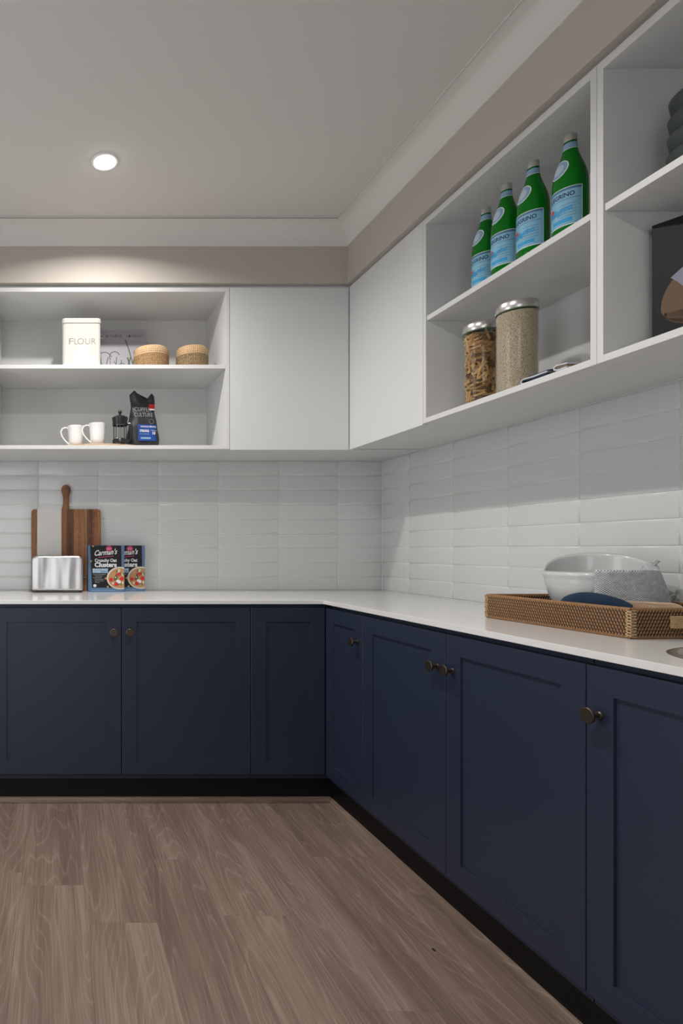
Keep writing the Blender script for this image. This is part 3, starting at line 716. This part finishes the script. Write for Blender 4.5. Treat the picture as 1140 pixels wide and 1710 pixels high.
# ------------------------------------------------------------------ green bottles
BH = .298
bprof = [(0,.004),(.028,.002),(.036,0),(.0400,.004),(.0412,.012),(.0412,.150),(.0405,.165),(.038,.182),(.033,.202),(.0265,.222),(.0205,.242),(.0165,.258),(.0148,.270),(.0145,.284),(.0145,.290),(0,.290)]
def brad(z):
    for a, b in zip(bprof[4:], bprof[5:]):
        if a[1] <= z <= b[1]: return a[0]+(b[0]-a[0])*(z-a[1])/(b[1]-a[1])
    return .0412
def bottle():
    t = thing('water_bottle', '', 'bottle', (0,0,0), -PI/2, 'green mineral water bottles on the upper right shelf')
    obj('glass', lathe(bprof, 48), green, t, smooth=60)
    obj('cap', lathe([(.0152,.279),(.0165,.279),(.0168,.282),(.0160,.285),(.0158,.297),(.0145,.300),(0,.300)], 40), steel, t, smooth=35)
    def fn(u, v, l):
        r = brad(v)+.0004+.0003*l; a = -PI/2+u/max(r,.018); return (r*math.cos(a), r*math.sin(a), v)
    p = Print(fn)
    def band(m, u0,u1,v0,v1,l,n=24,nv=1):
        for i in range(n):
            for j in range(nv):
                a = u0+(u1-u0)*i/n; b_ = u0+(u1-u0)*(i+1)/n; c = v0+(v1-v0)*j/nv; d = v0+(v1-v0)*(j+1)/nv
                p.poly([(a,c),(b_,c),(b_,d),(a,d)], m, l)
    band(ink['white'], -.064,.064,.024,.134,0); band(ink['label'], -.0625,.0625,.026,.132,1)
    band(ink['labeldark'], -.0625,.0625,.125,.132,1.5)
    band(ink['cyan'], -.01,.040,.034,.045,1.6,10); band(ink['labeldark'], -.058,.058,.099,.1005,1.6)
    p.text('S.PELLEGRINO', -.052, .046, .106, .0125, ink['navy'], 2.5, bold=.02)
    for q in range(5): band(ink['labeldark'], .012,.05,.050+q*.0085,.0512+q*.0085,1.7,8)
    p.text('S.Pellegrino', -.034, .040, .055, .017, ink['cyan'], 2.6, bold=.03, shear=.4, slope=.012)
    st = []
    for k in range(10):
        a = PI/2+2*PI*k/10; rr = .0095 if k%2==0 else .0042; st.append((-.012+rr*math.cos(a), .078+rr*math.sin(a)))
    p.poly(st, ink['red'], 3)
    p.build('front_label', t); p = Print(fn)
    def oval(m, ru, rv, l):
        n = 24; pts = [(ru*math.cos(2*PI*i/n), .196+rv*math.sin(2*PI*i/n)) for i in range(n)]
        for k in range(n//2-1):
            a, b_, c, d = pts[(6+k)%n], pts[(6+k+1)%n], pts[(6-k-1)%n], pts[(6-k)%n]
            q = [a,b_,c,d]
            if k == 0: q = [a,b_,c]
            # split across for curvature
            for s_ in range(6):
                def lerp(P,Q,t_): return (P[0]+(Q[0]-P[0])*t_, P[1]+(Q[1]-P[1])*t_)
                A_, B2 = lerp(a,d,s_/6), lerp(a,d,(s_+1)/6); D_, C_ = lerp(b_,c,s_/6), lerp(b_,c,(s_+1)/6)
                if k == 0: 
                    if s_ == 0: p.poly([a,b_,c], m, l)
                    break
                p.poly([A_,D_,C_,B2], m, l)
    oval(ink['white'], .026, .027, 0); oval(ink['skyblue'], .0235, .0245, 1); oval(flat('neckpale',(.42,.5,.6)), .015, .016, 2)
    p.build('neck_label', t); p = Print(fn)
    def fn2(u, v, l):
        r = brad(v)+.0004+.0003*l; a = -PI/2+u/r; return (r*math.cos(a), r*math.sin(a), v)
    p.fn = fn2
    band(ink['skyblue'], -.047,.047,.256,.274,1,28,4); band(ink['white'], -.047,.047,.2545,.2565,1.5,28,1)
    p.build('collar_label', t); return t
spots = [(1.531,2.079),(1.499,1.943),(1.494,1.828),(1.507,1.711)]
labs = ['green glass mineral water bottle, farthest of the four and nearest the corner','green glass mineral water bottle, second from the corner end','green glass mineral water bottle, second from the shelf divider','green glass mineral water bottle, nearest the shelf divider at right']
b0 = bottle(); b0.location = (*spots[0], SH1); b0['label'] = labs[0]
for s_, l_ in zip(spots[1:], labs[1:]): dup(b0, (*s_, SH1), -PI/2, l_)

# ------------------------------------------------------------------ jars
def jar(label, x, y):
    t = thing('glass_jar', label, 'jar', (x,y,SH0)); r = .056
    obj('glass', lathe([(0,.0),(r-.004,0),(r,.004),(r,.262),(r-.002,.262),(r-.002,.006),(0,.004)], 56), glass, t, smooth=50)
    obj('lid', lathe([(0,.2625),(r+.0005,.2625),(r+.0018,.265),(r+.0018,.286),(r,.289),(0,.289)], 56), steel, t, smooth=35)
    obj('seal', lathe([(r-.001,.2595),(r+.0003,.2595),(r+.0003,.2622),(r-.001,.2622)], 56), ink['green'], t)
    return t
jp, jr = (1.525,2.092), (1.512,1.915)
jar('tall glass jar of penne pasta with steel lid, left of the pair', *jp)
jar('tall glass jar of rice with steel lid, right of the pair', *jr)
o = obj('rice', lathe([(0,.0065),(.0538,.0065),(.0538,.256),(.03,.258),(0,.2585)], 56), rice_m, smooth=50); o.location = (*jr, SH0)
tag(o, 'pale rice filling the right glass jar', 'rice', kind='stuff')
bm = lathe([(0,.012),(.040,.012),(.040,.250),(0,.250)], 24, mi=1)
R = random.Random(11)
def penne(bm, c, d, L, r):
    d = d.normalized(); a = d.cross(Vector((0,0,1)));
    if a.length < .1: a = d.cross(Vector((1,0,0)))
    a.normalize(); b = d.cross(a); n = 9; rings = []
    ph = R.uniform(0,6.28)
    for s, rad in ((-.5,r),(.5,r),(.5,r*.62),(.30,r*.55)):
        rings.append([bm.verts.new(c+d*(s*L+ (rad*1.1*math.cos(2*PI*k/n-ph) if True else 0))+(a*math.cos(2*PI*k/n)+b*math.sin(2*PI*k/n))*rad) for k in range(n)])
    for A, B in zip(rings, rings[1:]):
        for k in range(n): bm.faces.new((A[k],A[(k+1)%n],B[(k+1)%n],B[k])).smooth = True
    bm.faces.new(rings[0]).material_index = 1; bm.faces.new(rings[-1][::-1]).material_index = 1
for k in range(300):
    z = .012+.243*((k*.6180339)%1.0); a = R.uniform(0,2*PI); rad = .0425+R.uniform(-.003,.002)
    tdir = Vector((-math.sin(a), math.cos(a), 0)); zone = math.sin(z*34+a*1.7)
    sl = R.uniform(-.35,.35) if zone > -.1 else R.uniform(.7,1.5)*R.choice((-1,1))
    d = tdir*math.cos(sl)+Vector((0,0,1))*math.sin(sl)+Vector((math.cos(a),math.sin(a),0))*R.uniform(-.12,.12)
    L = .036; zz = min(max(z, .014+abs(d.z)*L/2), 0.2575-abs(d.z)*L/2)
    # bend-free tube: pull chord inside the glass
    rad2 = min(rad, math.sqrt(max(.0, .0530**2-(L/2*math.cos(sl))**2))-.0048)
    penne(bm, Vector((rad2*math.cos(a), rad2*math.sin(a), zz)), d, L, .0043)
o = obj('penne_pasta', bm, [penne_m, mat('penne_hollow_shade', (.16,.075,.02), .7)]); o.location = (*jp, SH0)  # darker pasta colour stands in for shade in tube ends and core
tag(o, 'dry penne pasta filling the left glass jar', 'pasta', kind='stuff')

# folded cloth beside the rice jar
t = thing('folded_napkin', 'folded pale napkin with dark blue stripes beside the rice jar', 'napkin', (1.455,1.838,SH0), -PI/2)
def ribbon(pts, th, y0, y1, m, name):
    bm = bmesh.new(); P = [Vector((x,0,z)) for x,z in pts]; up = []; dn = []
    for i, p_ in enumerate(P):
        d = (P[min(i+1,len(P)-1)]-P[max(i-1,0)]).normalized(); nn = Vector((-d.z,0,d.x))*th/2
        up.append(p_+nn); dn.append(p_-nn)
    loop = up+dn[::-1]; poly = [(q.x,q.z) for q in loop]
    a = [bm.verts.new((x,y0,z)) for x,z in poly]; b = [bm.verts.new((x,y1,z)) for x,z in poly]; k = len(poly); h = len(pts)
    for i in range(k): bm.faces.new((a[i],b[i],b[(i+1)%k],a[(i+1)%k]))
    for i in range(h-1):
        for s_ in (a,b): bm.faces.new((s_[i],s_[i+1],s_[k-2-i],s_[k-1-i]))
    bmesh.ops.recalc_face_normals(bm, faces=bm.faces); return obj(name, bm, m, t, smooth=50)
cl_m = mat('napkin_white', (.50,.51,.55), .9, bump=(300,.2,.001)); cl_n = mat('napkin_navy', (.02,.03,.06), .9); cl_b = mat('napkin_brown', (.20,.13,.09), .9)
ribbon([(.165,.004),(.12,.003),(.05,.003),(.012,.0035),(.004,.007),(.003,.012),(.007,.0165),(.014,.018),(.05,.0155),(.10,.016)], .0045, .006, .10, cl_m, 'cloth')
ribbon([(.012,.0085),(.008,.0105),(.012,.0135),(.05,.0105),(.10,.009)], .0035, .005, .099, cl_n, 'stripe')
ribbon([(.03,.0205),(.06,.0185),(.10,.0195),(.115,.0175)], .0025, .007, .10, cl_n, 'stripe')
ribbon([(.165,.0095),(.13,.010),(.122,.0135),(.120,.018),(.124,.0225),(.132,.0235),(.165,.020)], .0045, .009, .10, cl_m, 'cloth')
ribbon([(.165,.0145),(.145,.015),(.132,.0165)], .004, .008, .098, cl_b, 'stripe')

# ------------------------------------------------------------------ bowls and book in the near right unit
labs = ['dark slate stoneware bowl, lowest of the nested stack','dark slate stoneware bowl, second from the bottom of the stack','dark slate stoneware bowl, third from the bottom of the stack','dark slate stoneware bowl, topmost of the nested stack']
bw = obj('stoneware_bowl', lathe([(0,.002),(.035,.0),(.045,.004),(.070,.022),(.083,.046),(.086,.066),(.0845,.068),(.082,.066),(.0785,.048),(.066,.027),(.042,.011),(0,.009)], 56), teal, smooth=60)
for k in range(4):
    o = bw if k == 0 else bw.copy()
    if k: C.objects.link(o)
    o.location = (1.598+.002*k, 1.412-.001*(k%2), SH1+.046*k); tag(o, labs[k], 'bowl', 'stacked dark bowls')
t = thing('hardback_book', 'dark hardback book with a tan and white picture, standing beneath the bowls', 'book', (1.556,1.522,SH0), -PI/2+math.radians(29))
obj('cover', BM((0,.25,0,.003,0,.33),(0,.25,.022,.025,0,.33),(-.002,.003,0,.025,0,.33)), ink['bookdark'], t, bevel=.0008)
obj('pages', BM((.004,.247,.003,.022,.003,.327)), ink['cream'], t)
p = Print(lambda u,v,l: (u, -.0004*l, v))
p.rect(.010,.012,.0,.33, ink['black'], 1)
c = (.105,.105)
p.poly([(c[0]+.09*math.cos(a)*(1 if math.cos(a)>0 else 1.0), c[1]+.062*math.sin(a)*(1.7 if math.sin(a)>0 else .9)) for a in [2*PI*i/40 for i in range(40)]], ink['tan'], 2)
p.poly([(c[0]+.085*math.cos(a), c[1]-.012+.045*math.sin(a)) for a in [PI+PI*i/20 for i in range(21)]], ink['tan2'], 2)
p.poly([(.033,.180),(.045,.166),(.054,.152),(.080,.158),(.160,.140),(.19,.17),(.15,.215),(.07,.212)], flat('dimlilac',(.26,.27,.34)), 3)
p.build('cover_print', t)

# ------------------------------------------------------------------ wicker tray and its contents
TRX0, TRX1, TRY0, TRY1, TRH = 1.462, 1.776, 1.484, 1.966, .079
t = thing('wicker_tray', 'brown woven rattan tray on the worktop holding a bowl and towel', 'tray', (TRX0,TRY0,WT), 0)
W_, L_ = TRX1-TRX0, TRY1-TRY0
cane = mat('cane', (.27,.14,.06), .5, spec=.4, var=(120,.35)); cane_d = mat('cane_backing', (.016,.008,.004), .8); cane_l = mat('cane_light', (.47,.31,.16), .5, var=(90,.25))
obj('floor_mat', BM((.004,W_-.004,.004,L_-.004,.0005,.006)), cane_d, t)
th = .006
obj('wall_core', BM((.002,.002+th,.002,L_-.002,.001,TRH-.004),(W_-.002-th,W_-.002,.002,L_-.002,.001,TRH-.004),(.008,W_-.008,.002,.002+th,.001,TRH-.004),(.008,W_-.008,L_-.002-th,L_-.002,.001,TRH-.004)), cane_d, t)
bm = bmesh.new(); R = random.Random(4)
def strands(P0, dirv, nrm, length, inner=False):
    rows_, pitch = 8, .0083; n = int(length/pitch); pitch = length/n; rh = (TRH-.006)/rows_
    D = Vector(dirv); N = Vector(nrm)
    for r_ in range(rows_):
        for c in range(n):
            o_ = (.5 if r_ % 2 else 0)
            if c+o_+.35 > n: continue
            cu = (c+.5+o_)*pitch; cz = .003+rh*(r_+.5)
            ctr = Vector(P0)+D*cu+Vector((0,0,cz)); ln = rh*.50; hw = pitch*.27; sl = pitch*.16
            prev = None
            for q in (-1,-.55,0,.55,1):
                bul = math.cos(q*1.35)*.0030; w2 = hw*(.72+.28*math.cos(q*1.3)); off = D*(sl*q)+Vector((0,0,ln*q))
                ring = [bm.verts.new(ctr+off+D*a+N*b) for a, b in ((-w2,-.0008),(-w2*.5,bul),(w2*.5,bul),(w2,-.0008))]
                if prev:
                    for k in range(3): bm.faces.new((prev[k],prev[k+1],ring[k+1],ring[k]))
                prev = ring
strands((.002,0.002,0), (0,1,0), (-1,0,0), L_-.004); strands((W_-.002,0.002,0), (0,1,0), (1,0,0), L_-.004)
strands((.002,.002,0), (1,0,0), (0,-1,0), W_-.004); strands((.002,L_-.002,0), (1,0,0), (0,1,0), W_-.004)
strands((.008,.008,0), (0,1,0), (1,0,0), L_-.016); strands((W_-.008,.008,0), (0,1,0), (-1,0,0), L_-.016)
strands((.008,.008,0), (1,0,0), (0,1,0), W_-.016); strands((.008,L_-.008,0), (1,0,0), (0,-1,0), W_-.016)
bmesh.ops.recalc_face_normals(bm, faces=bm.faces)
obj('weave', bm, cane, t, smooth='all', kind='stuff')
bm = bmesh.new(); rp = [(.005,.005,TRH-.003),(W_-.005,.005,TRH-.003),(W_-.005,L_-.005,TRH-.003),(.005,L_-.005,TRH-.003)]
for zz, rr in ((TRH-.0035,.0042),(.004,.0042)):
    for a, b_ in zip(rp, rp[1:]+rp[:1]): tube(bm, [(a[0],a[1],zz),(b_[0],b_[1],zz)], rr, 8)
obj('rim', bm, cane, t, smooth=True)
for cx_, cy_ in ((.003,.003),(W_-.003,.003),(.003,L_-.003),(W_-.003,L_-.003)):
    bm = bmesh.new()
    for k in range(9):
        z = .005+k*(TRH-.010)/9
        sx = -1 if cx_ < .1 else 1; sy = -1 if cy_ < .1 else 1
        for s_ in (1,-1):
            tube(bm, [(cx_-sx*.010, cy_+sy*.003, z+(.006 if s_>0 else 0)),(cx_+sx*.002,cy_+sy*.002,z+.003+.002*s_),(cx_+sx*.003, cy_-sy*.010, z+(.0 if s_>0 else .006))], .0016, 5)
    obj('corner_lacing', bm, cane_l, t, smooth=True)
for yy, sg in ((0,-1),(L_,1)):
    bm = bmesh.new()
    for k in range(7): tube(bm, [(W_/2-.055, yy+sg*.001, .030+k*.0045),(W_/2-.05, yy+sg*.006, .030+k*.0045),(W_/2+.05, yy+sg*.006, .030+k*.0045),(W_/2+.055, yy+sg*.001,.030+k*.0045)], .0024, 6)
    obj('handle', bm, cane_l, t, smooth=True)
t.rotation_euler.z = math.radians(2.2)
TF = WT+.0065
# bowl with a tall back lip
BC = Vector((1.612,1.742)); view = Vector((BC.x,BC.y)).normalized(); va = math.atan2(view.y, view.x)
RB = .122
def rimz(a):
    c = math.cos(a-va); return .157+(.056*(c**.75) if c > 0 else 0)
def bowl_r(f): return .062+(RB-.062)*(math.sin(f*PI/2)**.8) if f < 1 else RB
def bowl_fn(u, v):
    a = 2*PI*u; hz = rimz(a)
    if v < .5: f = v/.5; r = bowl_r(f); z = hz*f; 
    else: f = (1-v)/.5; r = bowl_r(f)-.0055*min(1,f*6+.4); z = .007+(hz-.007)*f
    if .44 < v <= .5: r += .003
    return (r*math.cos(a), r*math.sin(a), z)
bm = grid_mesh(bowl_fn, 96, 48)
bmesh.ops.remove_doubles(bm, verts=bm.verts, dist=1e-5)
bmesh.ops.holes_fill(bm, edges=[e for e in bm.edges if e.is_boundary], sides=0)
bmesh.ops.recalc_face_normals(bm, faces=bm.faces)
o = obj('serving_bowl', bm, bowl_m, smooth='all'); o.location = (BC.x,BC.y,TF); tag(o, 'large white ceramic bowl with a tall curved back lip in the tray', 'bowl')
# towel over the right front of the rim
a0 = va+PI-.03; a1 = va+PI*1.5+.42
def towel(u, v):
    a = a0+(a1-a0)*u; hz = rimz(a)
    top = hz+.006-.010*max(0,u-.55)/.45
    fold = .0025*math.sin(u*16+v*1.5)*v
    if v < .16:  # inside the bowl
        f = 1-v/.16; r = RB-.011-.006*f; z = top-.030*f
        if v > .12: r = RB-.004; z = top+.001
    else:
        f = (v-.16)/.84; r = RB+.008-.010*f*(1-u)+ (.004+.034*u**1.5)*math.sin(f*1.5)+fold; z = top-(top-.012)*f**1.05*(1.0)
        if f < .04: z = top+.0005
    return (r*math.cos(a), r*math.sin(a), z)
bm = grid_mesh(towel, 60, 40, (.20,.17))
o = obj('tea_towel', bm, waffle, smooth='all'); o.location = (BC.x,BC.y,TF)
so = o.modifiers.new('solid','SOLIDIFY'); so.thickness = .0022
tag(o, 'grey waffle-weave tea towel draped over the right side of the bowl', 'towel')
# ornate silver spoon resting in the bowl
t = thing('silver_spoon', 'ornate silver spoon handle poking over the right rim of the bowl', 'spoon', (BC.x,BC.y,TF))
A_ = Vector((.02,.01,.018)); B_ = Vector((.118,-.066,.190))
bm = bmesh.new(); pts = [A_.lerp(B_, k/16) for k in range(17)]
tube(bm, pts, [.0022 if k < 10 else .003+.0022*abs(math.sin(k*1.9)) for k in range(17)], 8)
obj('handle', bm, silver, t, smooth=True)
bm = bmesh.new(); bmesh.ops.create_uvsphere(bm, u_segments=16, v_segments=8, radius=.018)
for v in bm.verts: v.co = Vector((v.co.x*.9-.0+.012, v.co.y*.7+.010, v.co.z*.3+.0155))
obj('spoon_bowl', bm, silver, t, smooth='all')
# wooden board standing behind the tray edge
P1 = Vector((1.480,1.722)); P2 = Vector((1.645,1.520)); dd = (P2-P1); ang = math.atan2(dd.y, dd.x)
o = obj('wooden_board', prism(rrect(0,dd.length,0,.081,[.02,.03,.03,.02]), -.012, 0), pale_wood, bevel=.003); o.location = (P1.x,P1.y,TF); o.rotation_euler = (0,0,ang)
tag(o, 'pale wooden board standing on edge in the tray before the bowl', 'board')
def nap(u, v):
    x = u*.150; prof_ = (math.sin(min(1,u*1.02)*PI)**.6)*(1-.45*u)*1.25
    top = .073+.029*min(1,prof_); a = v*2*PI
    y = -.0205+.0062*math.cos(a)*(1+.15*math.sin(x*90)); z = (top/2)+(top/2)*math.sin(a)*(abs(math.sin(a))**-.3 if abs(math.sin(a))>.05 else 1)*.98
    return (x, y+.0015*math.sin(x*70+z*60), max(z,.001))
bm = grid_mesh(nap, 40, 24)
bmesh.ops.remove_doubles(bm, verts=bm.verts, dist=1e-5)
bmesh.ops.holes_fill(bm, edges=[e for e in bm.edges if e.is_boundary], sides=0); bmesh.ops.recalc_face_normals(bm, faces=bm.faces)
q = P1+dd.normalized()*.010
o = obj('blue_napkin', bm, mat('teal_linen', (.004,.026,.062), .85, bump=(260,.25,.001), sheen=.2), smooth='all'); o.location = (q.x,q.y,TF); o.rotation_euler = (0,0,ang)
tag(o, 'dark blue linen napkin heaped behind the near edge of the tray', 'napkin')
t = thing('wire_whisk', 'thin grey wire loop handle standing at the back of the tray', 'utensil', (1.742,1.655,TF))
bm = bmesh.new(); tube(bm, [(.010*math.cos(a), -.010*math.sin(a)*.9, .082+.012*math.sin(a)) for a in [2*PI*k/20 for k in range(21)]], .0013, 6, cap=False)
obj('loop', bm, silver, t, smooth=True)
bm = bmesh.new(); tube(bm, [(0,0,.0),(0,.004,.04),(0,.0,.070)], .0016, 6); obj('stem', bm, silver, t, smooth=True)
